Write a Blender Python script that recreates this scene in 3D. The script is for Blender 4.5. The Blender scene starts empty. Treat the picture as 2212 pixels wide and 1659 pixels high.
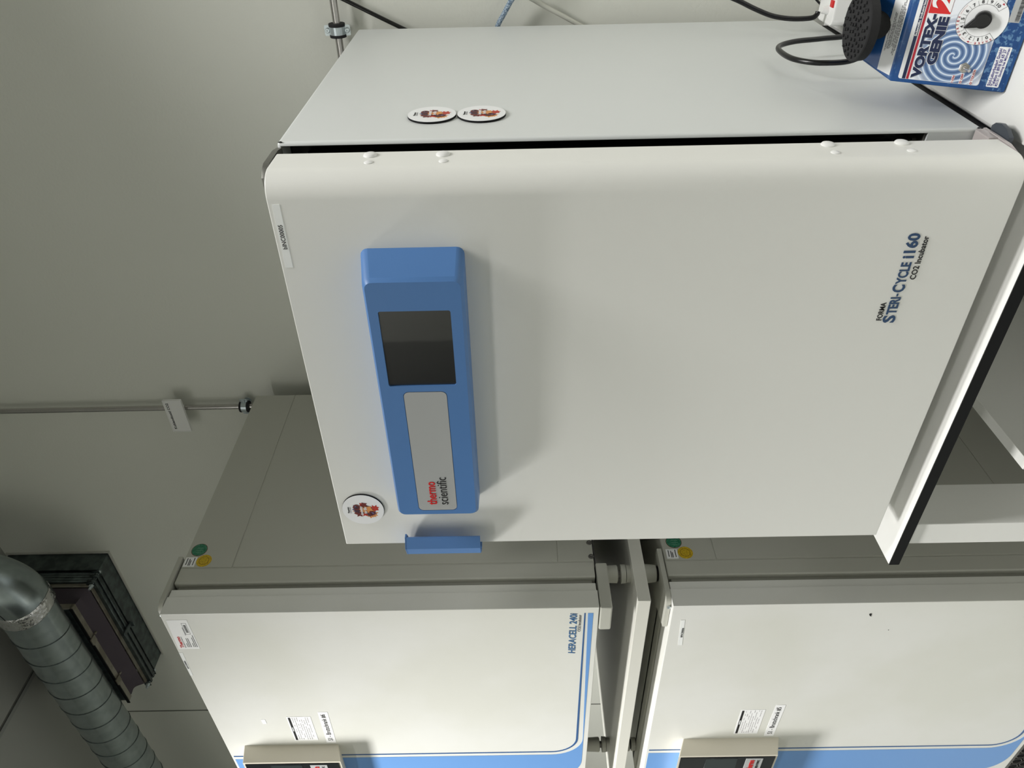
import bpy, bmesh, math, random
from mathutils import Vector, Matrix
random.seed(7)
PI = math.pi
Z0 = 0.90                       # height of the incubator's underside above the floor; shapes below are measured from it
col = bpy.context.scene.collection
scn = bpy.context.scene

# ------------------------------------------------------------------ camera
def make_camera():
    yaw, pitch, roll = 0.65065, 0.00653, -0.01843
    w = Vector((-math.sin(yaw), math.cos(yaw), 0)); rt = Vector((math.cos(yaw), math.sin(yaw), 0)); up = Vector((0, 0, 1))
    w2 = w*math.cos(pitch) + up*math.sin(pitch); up2 = up*math.cos(pitch) - w*math.sin(pitch)
    rt2 = rt*math.cos(roll) + up2*math.sin(roll); up3 = up2*math.cos(roll) - rt*math.sin(roll)
    cam = bpy.data.cameras.new('camera'); o = bpy.data.objects.new('camera', cam); col.objects.link(o)
    cx, cy, cz = -up3, rt2, -w2          # the phone was held on its side: image right is down in the room
    o.matrix_world = Matrix(((cx.x, cy.x, cz.x, 0.3341), (cx.y, cy.y, cz.y, -0.9813), (cx.z, cy.z, cz.z, 0.6270+Z0), (0, 0, 0, 1)))
    cam.sensor_fit = 'HORIZONTAL'; cam.sensor_width = 36; cam.lens = 1590.9/2212*36; cam.clip_start = 0.02
    scn.camera = o
make_camera()

# ------------------------------------------------------------------ light
world = bpy.data.worlds.new('world'); scn.world = world; world.use_nodes = True
world.node_tree.nodes['Background'].inputs[0].default_value = (0.9, 0.95, 1, 1)
world.node_tree.nodes['Background'].inputs[1].default_value = 0.05
def area(name, loc, sx, sy, power, spread, color, rot=(0, 0, 0)):
    l = bpy.data.lights.new(name, 'AREA'); l.shape = 'RECTANGLE'; l.size = sx; l.size_y = sy
    l.energy = power; l.spread = math.radians(spread); l.color = color
    o = bpy.data.objects.new(name, l); col.objects.link(o); o.location = (loc[0], loc[1], loc[2]+Z0); o.rotation_euler = rot
area('ceiling_light', (1.00, -0.34, 2.40), 1.0, 0.30, 25, 112, (1, 0.99, 0.975))
area('ceiling_light', (-1.0, -2.55, 2.40), 2.4, 0.40, 24, 175, (1, 0.99, 0.97))  # broad fill added for wall and fronts, standing for luminaires further back
area('ceiling_light', (-2.05, -0.92, 2.40), 0.9, 0.30, 52, 106, (1, 0.99, 0.97))
scn.view_settings.view_transform = 'Standard'; scn.view_settings.look = 'None'
scn.view_settings.exposure = 0.0; scn.view_settings.gamma = 1; scn.view_settings.use_curve_mapping = False

# ------------------------------------------------------------------ materials
def lin(v): v /= 255.0; return v/12.92 if v <= 0.04045 else ((v+0.055)/1.055)**2.4
def rgb(c): return (lin(c[0]), lin(c[1]), lin(c[2]), 1)
MATS = {}
def mat(name, c, rough=0.5, metal=0.0, bump=0.0, scale=200.0, mottle=None, mscale=20.0, spec=0.5, coat=0.0, mlo=0.4, mhi=0.6):
    if name in MATS: return MATS[name]
    m = bpy.data.materials.new(name); m.use_nodes = True; nt = m.node_tree; b = nt.nodes['Principled BSDF']
    b.inputs['Base Color'].default_value = rgb(c); b.inputs['Roughness'].default_value = rough
    b.inputs['Metallic'].default_value = metal; b.inputs['Specular IOR Level'].default_value = spec
    b.inputs['Coat Weight'].default_value = coat
    tc = nt.nodes.new('ShaderNodeTexCoord')
    if mottle:
        n = nt.nodes.new('ShaderNodeTexNoise'); n.inputs['Scale'].default_value = mscale; n.inputs['Detail'].default_value = 6
        r = nt.nodes.new('ShaderNodeValToRGB'); r.color_ramp.elements[0].position = mlo; r.color_ramp.elements[1].position = mhi
        r.color_ramp.elements[0].color = rgb(c); r.color_ramp.elements[1].color = rgb(mottle)
        nt.links.new(tc.outputs['Object'], n.inputs['Vector']); nt.links.new(n.outputs['Fac'], r.inputs['Fac'])
        nt.links.new(r.outputs['Color'], b.inputs['Base Color'])
    if bump:
        n = nt.nodes.new('ShaderNodeTexNoise'); n.inputs['Scale'].default_value = scale; n.inputs['Detail'].default_value = 3
        bp = nt.nodes.new('ShaderNodeBump'); bp.inputs['Strength'].default_value = bump; bp.inputs['Distance'].default_value = 0.001
        nt.links.new(tc.outputs['Object'], n.inputs['Vector']); nt.links.new(n.outputs['Fac'], bp.inputs['Height'])
        nt.links.new(bp.outputs['Normal'], b.inputs['Normal'])
    MATS[name] = m
    return m
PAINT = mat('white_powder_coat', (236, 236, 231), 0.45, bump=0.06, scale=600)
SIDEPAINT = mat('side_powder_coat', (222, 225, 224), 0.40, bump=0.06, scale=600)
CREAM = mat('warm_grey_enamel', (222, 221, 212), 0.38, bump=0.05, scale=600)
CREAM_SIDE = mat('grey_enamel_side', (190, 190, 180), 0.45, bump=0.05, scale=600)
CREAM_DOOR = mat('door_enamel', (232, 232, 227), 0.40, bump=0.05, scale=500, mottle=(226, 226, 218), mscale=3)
BEIGE = mat('beige_plastic', (222, 216, 200), 0.45)
BLUE = mat('blue_plastic', (84, 129, 188), 0.42, bump=0.08, scale=900)
STRIPE = mat('light_blue_print', (112, 160, 220), 0.4)
NAVYSTRIPE = mat('dark_blue_print', (58, 98, 150), 0.4)
WALL = mat('wall_paint', (226, 227, 218), 0.8, bump=0.35, scale=160)
CEIL = mat('ceiling_panel', (168, 169, 163), 0.35, bump=0.05, scale=50)
CEILSTRIP = mat('ceiling_strip', (150, 152, 148), 0.35)
FLOOR = mat('floor_vinyl', (170, 172, 168), 0.45, mottle=(156, 158, 154), mscale=12)
DESK = mat('white_laminate', (240, 240, 236), 0.45, bump=0.1, scale=300)
BLACK = mat('black_edge', (17, 18, 19), 0.7, bump=0.05, scale=90, spec=0.25)
DARK = mat('dark_recess', (8, 8, 9), 0.35)
RUBBER = mat('black_rubber', (27, 27, 29), 0.8, bump=0.4, scale=300)
CABLE = mat('black_cable', (12, 12, 14), 0.28)
GREYPL = mat('dark_grey_plastic', (62, 68, 76), 0.3)
GREYMET = mat('grey_metal', (110, 108, 104), 0.35, metal=0.6)
STEEL = mat('stainless_steel', (190, 187, 184), 0.22, metal=0.85)
ZINC = mat('zinc_plate', (200, 210, 214), 0.28, metal=0.65)
GALV = mat('galvanised_sheet', (150, 160, 162), 0.27, metal=0.92, mottle=(160, 170, 171), mscale=30)
GALVD = mat('galvanised_frame', (92, 102, 102), 0.42, metal=0.7, mottle=(72, 80, 80), mscale=30)
FOIL = mat('aluminium_tape', (205, 205, 205), 0.16, metal=1.0, bump=3.0, scale=90)
FABRIC = mat('purple_canvas', (74, 66, 74), 0.9, bump=0.6, scale=40)
RIM = mat('rusty_frame', (140, 136, 124), 0.5, metal=0.3, mottle=(112, 106, 94), mscale=18)
WHITE = mat('white_print', (244, 245, 246), 0.45)
WPLAST = mat('white_plastic', (242, 242, 240), 0.3)
SILVER = mat('silver_plate', (176, 178, 178), 0.42)
GLASS = mat('touchscreen_glass', (7, 8, 11), 0.30, spec=1.0, coat=1.0)
STICK = mat('sticker_film', (248, 250, 248), 0.35)
PAPER = mat('paper_label', (250, 250, 250), 0.5)
PRINTGREY = mat('grey_print', (120, 120, 122), 0.6)
PRINTLG = mat('light_grey_print', (188, 186, 188), 0.6)
INK = mat('black_print', (20, 20, 24), 0.5)
NAVY = mat('navy_print', (16, 32, 72), 0.4)
TXTBLUE = mat('blue_lettering', (44, 74, 112), 0.4)
LBLUE = mat('steel_blue_lettering', (70, 112, 158), 0.4)
RED = mat('red_print', (216, 34, 36), 0.4)
DRED = mat('dark_red_print', (178, 24, 46), 0.4)
PURP = mat('violet_lettering', (62, 52, 140), 0.5)
MIXBLUE = mat('mottled_blue_enamel', (24, 70, 128), 0.32, mottle=(96, 136, 176), mscale=230, mlo=0.50, mhi=0.60, bump=0.05, scale=150)
BODYBLUE = mat('blue_enamel', (26, 78, 140), 0.32, mottle=(84, 128, 176), mscale=110, mlo=0.60, mhi=0.78, bump=0.05, scale=150)
GREEN = mat('green_seal', (16, 104, 72), 0.35, mottle=(70, 140, 112), mscale=260)
YELLOW = mat('yellow_seal', (222, 190, 40), 0.35, mottle=(190, 156, 24), mscale=260)
ORANGE = mat('orange_print', (222, 150, 84), 0.5); MAROON = mat('maroon_print', (112, 40, 34), 0.5)
REDBR = mat('brick_print', (186, 52, 34), 0.5); SLATE = mat('slate_print', (96, 100, 140), 0.5)
PLUM = mat('plum_print', (66, 36, 50), 0.5)
HOSE = mat('braided_blue_hose', (70, 98, 128), 0.35, mottle=(176, 192, 206), mscale=420)
TUBECL = mat('milky_tube', (200, 200, 190), 0.3)
SCUFF = mat('scuff', (24, 24, 24), 0.7)

def swirl_material():
    m = bpy.data.materials.new('swirl_print'); m.use_nodes = True; nt = m.node_tree; b = nt.nodes['Principled BSDF']
    b.inputs['Roughness'].default_value = 0.35
    at = nt.nodes.new('ShaderNodeAttribute'); at.attribute_name = 'uvw'; at.attribute_type = 'GEOMETRY'
    sep = nt.nodes.new('ShaderNodeSeparateXYZ'); nt.links.new(at.outputs['Vector'], sep.inputs[0])
    def mth(op, a, bb=None):
        n = nt.nodes.new('ShaderNodeMath'); n.operation = op
        for i, v in enumerate([a, bb]):
            if v is None: continue
            if isinstance(v, (int, float)): n.inputs[i].default_value = v
            else: nt.links.new(v, n.inputs[i])
        return n.outputs[0]
    X = sep.outputs[0]; Y = sep.outputs[1]
    r = mth('SQRT', mth('ADD', mth('MULTIPLY', X, X), mth('MULTIPLY', Y, Y)))
    th = mth('ARCTAN2', Y, X)
    ph = mth('ADD', mth('MULTIPLY', r, 2*2*PI/0.0150), mth('MULTIPLY', th, -2.0))
    s = mth('ADD', mth('MULTIPLY', mth('SINE', ph), 0.5), 0.5)
    ramp = nt.nodes.new('ShaderNodeValToRGB'); e = ramp.color_ramp.elements
    e[0].position = 0.0; e[0].color = rgb((74, 104, 150)); e[1].position = 1.0; e[1].color = rgb((232, 242, 252))
    for p, c in ((0.30, (100, 128, 170)), (0.72, (134, 158, 196)), (0.90, (170, 192, 222))):
        q = e.new(p); q.color = rgb(c)
    nt.links.new(s, ramp.inputs['Fac'])
    # the print fades to white towards the left end and lower corner
    fade = mth('MULTIPLY', mth('SUBTRACT', r, 0.035), 60.0)
    cl = nt.nodes.new('ShaderNodeClamp'); nt.links.new(fade, cl.inputs[0])
    mx = nt.nodes.new('ShaderNodeMix'); mx.data_type = 'RGBA'
    nt.links.new(cl.outputs[0], mx.inputs['Factor']); nt.links.new(ramp.outputs['Color'], mx.inputs[6]); mx.inputs[7].default_value = rgb((238, 242, 248))
    nt.links.new(mx.outputs[2], b.inputs['Base Color'])
    return m

# ------------------------------------------------------------------ mesh helpers
def shade(me, angle):
    """round forms smooth, big plane faces flat so that bevels do not bend their normals"""
    me.set_sharp_from_angle(angle=math.radians(angle))
    for p in me.polygons:
        vs = [me.vertices[i].co for i in p.vertices]
        short = min((vs[i]-vs[i-1]).length for i in range(len(vs)))
        p.use_smooth = not (len(vs) > 8 or (short > 0.011 and p.area > 2e-4) or (p.area > 0.02 and len(vs) > 4))
class MB:
    """collects shapes given in room coordinates (z from the incubator's underside) and links them as one mesh object"""
    def __init__(s): s.bm = bmesh.new()
    def box(s, x0, x1, y0, y1, z0, z1, bev=0.0, seg=2):
        b = bmesh.new()
        bmesh.ops.create_cube(b, size=1)
        for v in b.verts: v.co = Vector(((x0+x1)/2+v.co.x*(x1-x0), (y0+y1)/2+v.co.y*(y1-y0), (z0+z1)/2+v.co.z*(z1-z0)))
        if bev: bmesh.ops.bevel(b, geom=b.edges[:], offset=bev, segments=seg, profile=0.5, affect='EDGES')
        s.add(b); return s
    def add(s, b, M=None):
        if M is not None: b.transform(M)
        me = bpy.data.meshes.new('tmp'); b.to_mesh(me); b.free(); s.bm.from_mesh(me); bpy.data.meshes.remove(me)
    def prism(s, pts, o, u, v, n, d0, d1, bev=0.0):
        """polygon (a,b) in the u,v frame at o, extruded from d0 to d1 along n"""
        b = bmesh.new(); o, u, v, n = Vector(o), Vector(u).normalized(), Vector(v).normalized(), Vector(n).normalized()
        lo = [b.verts.new(o+u*p[0]+v*p[1]+n*d0) for p in pts]; hi = [b.verts.new(o+u*p[0]+v*p[1]+n*d1) for p in pts]
        k = len(pts); b.faces.new(lo[::-1]); b.faces.new(hi)
        for i in range(k): b.faces.new((lo[i], lo[(i+1) % k], hi[(i+1) % k], hi[i]))
        bmesh.ops.recalc_face_normals(b, faces=b.faces[:])
        if bev:
            es = [e for e in b.edges if e.verts[0] in hi and e.verts[1] in hi]
            bmesh.ops.bevel(b, geom=es, offset=bev, segments=2, profile=0.5, affect='EDGES')
        s.add(b); return s
    def cyl(s, p0, p1, r0, r1=None, n=24, cap=True):
        r1 = r0 if r1 is None else r1
        p0, p1 = Vector(p0), Vector(p1); d = p1-p0; b = bmesh.new()
        bmesh.ops.create_cone(b, cap_ends=cap, cap_tris=False, segments=n, radius1=r0, radius2=r1, depth=d.length)
        M = Matrix.Translation((p0+p1)/2) @ d.to_track_quat('Z', 'Y').to_matrix().to_4x4()
        s.add(b, M); return s
    def lathe(s, prof, p, axis=(0, 0, 1), n=32):
        """profile of (radius, height) pairs turned about axis through p"""
        b = bmesh.new(); q = Vector(axis).to_track_quat('Z', 'Y').to_matrix().to_4x4(); rings = []
        for r, h in prof:
            rings.append([b.verts.new((r*math.cos(2*PI*i/n), r*math.sin(2*PI*i/n), h)) for i in range(n)] if r > 1e-6 else [b.verts.new((0, 0, h))])
        for a, c in zip(rings, rings[1:]):
            for i in range(n):
                j = (i+1) % n
                if len(a) == 1 and len(c) == 1: continue
                if len(a) == 1: b.faces.new((a[0], c[i], c[j]))
                elif len(c) == 1: b.faces.new((a[i], a[j], c[0]))
                else: b.faces.new((a[i], a[j], c[j], c[i]))
        bmesh.ops.recalc_face_normals(b, faces=b.faces[:])
        s.add(b, Matrix.Translation(Vector(p)) @ q); return s
    def tube(s, pts, r, n=12, smooth=6, closed=False):
        P = [Vector(p) for p in pts]
        if smooth > 1 and len(P) > 2:
            Q = []; m = len(P)
            for i in range(m-1):
                a, b_, c, d = P[max(i-1, 0)], P[i], P[i+1], P[min(i+2, m-1)]
                for k in range(smooth):
                    t = k/smooth
                    Q.append(0.5*((2*b_)+(c-a)*t+(2*a-5*b_+4*c-d)*t*t+(3*b_-a-3*c+d)*t**3))
            Q.append(P[-1]); P = Q
        b = bmesh.new(); rings = []; ref = None
        for i, p in enumerate(P):
            t = (P[min(i+1, len(P)-1)]-P[max(i-1, 0)]).normalized()
            if ref is None: ref = t.orthogonal().normalized()
            ref = (ref - t*ref.dot(t)).normalized(); bi = t.cross(ref)
            rr = r(i/(len(P)-1)) if callable(r) else r
            rings.append([b.verts.new(p+ref*rr*math.cos(2*PI*k/n)+bi*rr*math.sin(2*PI*k/n)) for k in range(n)])
        for a, c in zip(rings, rings[1:]):
            for k in range(n): b.faces.new((a[k], a[(k+1) % n], c[(k+1) % n], c[k]))
        b.faces.new(rings[0][::-1]); b.faces.new(rings[-1])
        bmesh.ops.recalc_face_normals(b, faces=b.faces[:])
        s.add(b); return s
    def poly(s, vs, fs):
        b = bmesh.new(); V = [b.verts.new(v) for v in vs]
        for f in fs: b.faces.new([V[i] for i in f])
        bmesh.ops.recalc_face_normals(b, faces=b.faces[:])
        s.add(b); return s
    def build(s, name, m, parent=None, label=None, angle=35, origin=None):
        me = bpy.data.meshes.new(name)
        if parent is not None: off = root_loc(parent)
        elif origin is not None: off = Vector((origin[0], origin[1], origin[2]+Z0))
        else:
            xs = [v.co.x for v in s.bm.verts]; ys = [v.co.y for v in s.bm.verts]; zs = [v.co.z for v in s.bm.verts]
            off = Vector(((min(xs)+max(xs))/2, (min(ys)+max(ys))/2, min(zs)+Z0))
        for v in s.bm.verts: v.co = v.co + Vector((0, 0, Z0)) - off
        s.bm.to_mesh(me); s.bm.free()
        shade(me, angle)
        o = bpy.data.objects.new(name, me); col.objects.link(o); me.materials.append(m)
        if parent is not None: o.parent = parent
        else: o.location = off
        if label: o['label'] = label
        return o
def root_loc(o):
    while o.parent: o = o.parent
    return Vector(o.location)
def thing(name, label, cat, loc, group=None):
    o = bpy.data.objects.new(name, None); col.objects.link(o); o.location = (loc[0], loc[1], loc[2]+Z0)
    o.empty_display_size = 0.05; o['label'] = label; o['category'] = cat
    if group: o['group'] = group
    return o
def tag(o, label, cat, group=None):
    o['label'] = label; o['category'] = cat
    if group: o['group'] = group
    return o
def struct(o): o['kind'] = 'structure'; return o
def cut(o, cutter_mb):
    """carve the cutter out of a mesh object, for good"""
    c = cutter_mb.build('cutter', BLACK, None); 
    m = o.modifiers.new('b', 'BOOLEAN'); m.object = c; m.operation = 'DIFFERENCE'; m.solver = 'EXACT'
    # the object may hang under an empty, whose place has to be known first
    bpy.context.view_layer.update()
    dg = bpy.context.evaluated_depsgraph_get()
    me = bpy.data.meshes.new_from_object(o.evaluated_get(dg)); old = o.data
    o.modifiers.clear(); o.data = me; me.name = old.name
    shade(me, 35)
    bpy.data.objects.remove(c)
def text(body, name, m, parent, o, u, v, w, h, depth=0.0004, off=0.0, shear=0.0, lift=0.0003, spacing=1.0, linesp=1.0, align='LEFT'):
    """lettering lying on a surface: its box starts at o (lower left), runs w along u and h along v"""
    cu = bpy.data.curves.new(name, 'FONT'); cu.body = body; cu.offset = off; cu.shear = shear; cu.space_character = spacing; cu.space_line = linesp
    cu.align_x = align; cu.resolution_u = 3
    t = bpy.data.objects.new(name, cu); col.objects.link(t); bpy.context.view_layer.update()
    me = bpy.data.meshes.new_from_object(t.evaluated_get(bpy.context.evaluated_depsgraph_get()))
    bpy.data.objects.remove(t); bpy.data.curves.remove(cu)
    xs = [q.co.x for q in me.vertices]; ys = [q.co.y for q in me.vertices]
    x0, x1, y0, y1 = min(xs), max(xs), min(ys), max(ys)
    o = Vector(o); u = Vector(u).normalized(); v = Vector(v).normalized(); n = u.cross(v)
    mb = MB(); b = mb.bm; b.from_mesh(me); bpy.data.meshes.remove(me)
    for q in b.verts:
        a = (q.co.x-x0)/(x1-x0)*w; c = (q.co.y-y0)/(y1-y0)*h
        q.co = o+u*a+v*c+n*lift
    r = bmesh.ops.extrude_face_region(b, geom=b.faces[:])
    for g in r['geom']:
        if isinstance(g, bmesh.types.BMVert): g.co += n*depth
    return mb.build(name, m, parent)
def rrect(a0, a1, b0, b1, r, n=5):
    P = []
    for cx, cy, s in ((a1-r, b1-r, 0), (a0+r, b1-r, 90), (a0+r, b0+r, 180), (a1-r, b0+r, 270)):
        for k in range(n+1):
            t = math.radians(s+90*k/n); P.append((cx+r*math.cos(t), cy+r*math.sin(t)))
    return P
def circ(cx, cy, r, n=40, a0=0, a1=360):
    return [(cx+r*math.cos(math.radians(a0+(a1-a0)*k/n)), cy+r*math.sin(math.radians(a0+(a1-a0)*k/n))) for k in range(n if a1-a0 == 360 else n+1)]
def band(P, Q): return P+Q[::-1]
X_, Y_, Z_ = Vector((1, 0, 0)), Vector((0, 1, 0)), Vector((0, 0, 1))
FRONT = (X_, Z_, -Y_)           # frame of a surface that faces the room's front
SIDE = (Y_, Z_, X_)             # frame of a surface that faces right

# ------------------------------------------------------------------ the room
FL = -0.90; CE = 2.44; YW = 0.73
struct(MB().box(-5.0, 3.0, YW, YW+0.12, FL, CE).build('wall_back', WALL))
struct(MB().box(-5.12, -5.0, -3.2, YW+0.12, FL, CE).build('wall_left', WALL))
struct(MB().box(3.0, 3.12, -3.2, YW+0.12, FL, CE).build('wall_right', WALL))
struct(MB().box(-5.12, 3.12, -3.32, -3.2, FL, CE).build('wall_front', WALL))
struct(MB().box(-5.12, 3.12, -3.32, YW+0.12, FL-0.1, FL).build('floor', FLOOR))
struct(MB().box(-2.126, 3.12, -3.32, YW+0.12, CE, CE+0.1).box(-5.12, -2.134, -3.32, YW+0.12, CE, CE+0.1).box(-2.14, -2.12, -3.32, YW+0.12, CE+0.02, CE+0.1).build('ceiling', CEIL))
struct(MB().box(-2.152, -2.134, -3.2, YW, CE-0.004, CE).build('trim_1', CEILSTRIP))      # cover strip along the ceiling joint
m = MB().box(-2.735, -2.731, YW-0.0015, YW+0.002, FL, CE)
struct(m.build('trim_2', mat('wall_joint', (92, 93, 88), 0.8)))
struct(MB().box(-2.790, -2.735, YW-0.003, YW+0.001, FL, CE, 0.001).build('trim_3', WALL))

struct(MB().box(-4.6, -2.24, -3.215, -3.19, FL, 1.95, 0.004).build('reflection_board', mat('charcoal_reflection_board', (34, 36, 40), 0.5)))  # dark board added out of view, gives the touchscreen a dark reflection

# ------------------------------------------------------------------ benches
desk = thing('laboratory_bench', 'white bench with a thick black front edge under the large front incubator', 'bench', (-0.36, 0.28, FL))
MB().box(-0.740, -0.008, -0.1265, 0.715, -0.0540, -0.0360, 0.0012).build('worktop', DESK, desk)
MB().box(-0.740, -0.008, -0.1285, -0.1265, -0.0545, -0.0365, 0.0006).build('edge_band', BLACK, desk, 'black edge band of the white worktop')
MB().box(-0.693, -0.643, -0.120, -0.025, FL, -0.054, 0.002).build('leg', DESK, desk)
MB().box(-0.693, -0.643, 0.58, 0.70, FL, -0.054, 0.002).build('leg', DESK, desk)
MB().box(-0.060, -0.010, 0.58, 0.70, FL, -0.054, 0.002).build('leg', DESK, desk)
MB().box(-0.060, -0.010, 0.20, 0.30, FL, -0.054, 0.002).build('leg', DESK, desk)
b2 = thing('laboratory_bench', 'white bench right of the incubator that the blue shaker stands on', 'bench', (0.6, 0.2, FL))
MB().box(-0.0055, 1.4, -0.26, 0.725, -0.055, -0.025, 0.0015).build('worktop', DESK, b2)
MB().box(0.02, 1.38, -0.22, 0.70, FL+0.08, -0.055, 0.002).build('light_blocking_base', DESK, b2)  # added out of view to keep light from under the incubator bench
MB().box(0.04, 1.36, -0.18, 0.68, FL, FL+0.08).build('plinth', BLACK, b2)
bd = thing('board_panel', 'upright white board panel in the shade under the incubator bench', 'panel', (-0.51, 0.13, FL))
MB().box(-0.520, -0.500, -0.115, 0.372, FL+0.02, -0.195, 0.001).build('board', DESK, bd)
MB().box(-0.535, -0.485, -0.10, 0.36, FL, FL+0.02).build('base_rail', BLACK, bd)

# ------------------------------------------------------------------ the large front incubator
W = 0.683; DW = 0.672; YD = -0.12; ZT = 0.932; ZB = 0.003
inc = thing('co2_incubator', 'large white incubator with a blue control panel, standing on the bench in front', 'incubator', (-0.34, 0.34, -0.036))
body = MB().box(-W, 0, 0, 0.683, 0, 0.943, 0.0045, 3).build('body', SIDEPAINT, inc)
cut(body, MB().box(-W+0.005, -0.005, -0.02, 0.06, 0.072, 0.938))
MB().box(-W+0.0055, -0.0055, 0.040, 0.0595, 0.0725, 0.9375).build('gasket', DARK, inc)
m = MB().box(-W+0.03, -0.020, 0.012, 0.040, 0.100, 0.915, 0.012, 3); m.build('inner_door_seal', DARK, inc)
MB().prism([(-0.66, 0), (-0.0055, 0), (-0.0055, 0.003), (-0.66, 0.003)], (0, 0, 0.0725), X_, Z_, Y_, 0.003, 0.040).build('sill', GREYMET, inc, 'dark metal sill of the door opening')
MB().cyl((-0.022, 0.02, 0.0765), (-0.022, 0.02, 0.082), 0.005, n=16).cyl((-0.022, 0.012, 0.085), (-0.022, 0.028, 0.085), 0.003, n=10).build('latch', GREYMET, inc)
MB().box(-W+0.010, -0.010, 0.004, 0.672, -0.028, 0.0005).build('gap_shade_block', BLACK, inc)  # black block added to darken the gap under the body
for sx in (-0.62, -0.06):
    for sy in (0.06, 0.62): MB().lathe([(0, 0), (0.02, 0), (0.02, 0.010), (0.014, 0.014), (0.014, 0.036), (0, 0.036)], (sx, sy, -0.036)).build('foot', RUBBER, inc)
MB().prism([(0.0, 0.0), (0.004, 0.003), (0.0, 0.006)], (-0.0005, 0.001, 0.002), Y_, Z_, X_, 0, 0.0009).build('corner_notch', DARK, inc)
MB().prism([(0.0, 0.0), (0.004, -0.003), (0.0, -0.006)], (-0.0005, 0.001, 0.941), Y_, Z_, X_, 0, 0.0009).build('corner_notch', DARK, inc)
# hinge plates above and below the door
MB().prism([(-0.060, -0.002), (-0.006, -0.002), (-0.003, -0.020), (-0.003, -0.066), (-0.007, -0.076), (-0.016, -0.084), (-0.060, -0.084)], (0, 0, 0.936), X_, Y_, Z_, 0, 0.008, 0.001).build('hinge_plate', mat('grey_zinc_plate', (112, 112, 106), 0.4, metal=0.5), inc)
MB().prism([(-0.06, -0.006), (0.006, -0.006), (0.011, -0.012), (0.0135, -0.024), (0.011, -0.038), (0.004, -0.050), (-0.06, -0.055)], (0, 0, -0.011), X_, Y_, Z_, 0, 0.006, 0.001).build('hinge_plate', GREYPL, inc)
MB().prism([(-0.02, 0.0), (0.0008, 0.0), (0.0012, -0.030), (0.0005, -0.062), (-0.004, -0.082), (-0.02, -0.085)], (0, 0, -0.003), X_, Y_, Z_, 0, 0.004, 0.0008).prism([(-0.018, -0.003), (0.0003, -0.003), (0.0003, -0.038), (-0.018, -0.038)], (0, 0, 0.001), X_, Y_, Z_, 0, 0.012, 0.002).build('hinge_cover', mat('hinge_cover_plastic', (186, 178, 176), 0.2), inc, 'pale translucent hinge cover at the bottom corner')
# the door: one deep pressing with a wide round right edge
R_ = 0.030
prof = [(0, -0.043), (0, YD+R_+0.001)] + [(-R_+R_*math.cos(a), YD+R_-R_*math.sin(a)) for a in [k*PI/2/28 for k in range(1, 29)]] + [(-DW+0.004, YD), (-DW, YD+0.004), (-DW, -0.043)]
d = bmesh.new()
lo = [d.verts.new((p[0], p[1], ZB)) for p in prof]; hi = [d.verts.new((p[0], p[1], ZT)) for p in prof]; k = len(prof)
d.faces.new(lo[::-1]); d.faces.new(hi)
for i in range(k): d.faces.new((lo[i], lo[(i+1) % k], hi[(i+1) % k], hi[i]))
bmesh.ops.recalc_face_normals(d, faces=d.faces[:])
es = [e for e in d.edges if abs(e.verts[0].co.z-e.verts[1].co.z) < 1e-6]
bmesh.ops.bevel(d, geom=es, offset=0.0016, segments=2, profile=0.5, affect='EDGES')
m = MB(); m.add(d); door = m.build('door', PAINT, inc, angle=12)
for y, z in ((-0.0555, 0.8086), (-0.0575, 0.7156), (-0.0509, 0.2246), (-0.0497, 0.1304)):
    MB().lathe([(0.0088, 0), (0.0088, 0.001), (0.0075, 0.0026), (0.0045, 0.0036), (0, 0.004)], (0, y, z), (1, 0, 0)).build('hinge_cap', WPLAST, door)
for y, z in ((-0.0800, 0.8072), (-0.0805, 0.7136), (-0.0785, 0.2247), (-0.0775, 0.1294)):
    MB().lathe([(0.0058, 0), (0.0056, 0.0009), (0.0035, 0.002), (0, 0.0024)], (0, y, z), (1, 0, 0)).build('screw_cap', WPLAST, door)
# handle: a bent channel hooked round the door's free edge
outer = [(-0.600, -0.1195), (-0.612, -0.128), (-0.622, -0.148), (-0.640, -0.158), (-0.662, -0.150), (-0.688, -0.124), (-0.690, -0.105)]
inner = [(-0.600, -0.1155), (-0.614, -0.123), (-0.626, -0.143), (-0.640, -0.151), (-0.658, -0.145), (-0.682, -0.122), (-0.684, -0.105)]
m = MB(); m.prism(band(outer[2:], inner[2:]), (0, 0, 0.694), X_, Y_, Z_, 0, 0.127, 0.0012)
m.box(-0.672, -0.656, -0.1400, -0.1195, 0.735, 0.785); m.prism(band(outer[2:6], [(-0.622, -0.140), (-0.640, -0.130), (-0.660, -0.125), (-0.684, -0.120)]), (0, 0, 0.8185), X_, Y_, Z_, 0, 0.0024)
m.build('handle', BLUE, door)
# lettering on the door
xl = (0.997, 0.0, 0.0)
UT = (1, 0, 0.028)
text('FORMA', 'lettering', INK, door, (-0.2225, YD, 0.1212), UT, Z_, 0.0285, 0.0075, off=0.012)
for tx, a, b_, hh, dz in (('S', -0.2265, -0.2145, 0.0172, -0.0010), ('TERI', -0.2130, -0.1858, 0.0136, 0.0004), ('-', -0.1845, -0.1802, 0.0022, 0.0052), ('C', -0.1782, -0.1665, 0.0166, -0.0008), ('YCLE', -0.1655, -0.1330, 0.0136, 0.0004), ('i160', -0.1272, -0.0915, 0.0160, 0.0)):
    text(tx, 'lettering', TXTBLUE, door, (a, YD, 0.1035+(a+0.2265)*0.028+dz), UT, Z_, b_-a, hh, off=0.030 if tx != '-' else 0.0)
text('CO2 Incubator', 'lettering', INK, door, (-0.1588, YD, 0.0945), (1, 0, 0.02), Z_, 0.0628, 0.0078, off=0.012)
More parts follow.
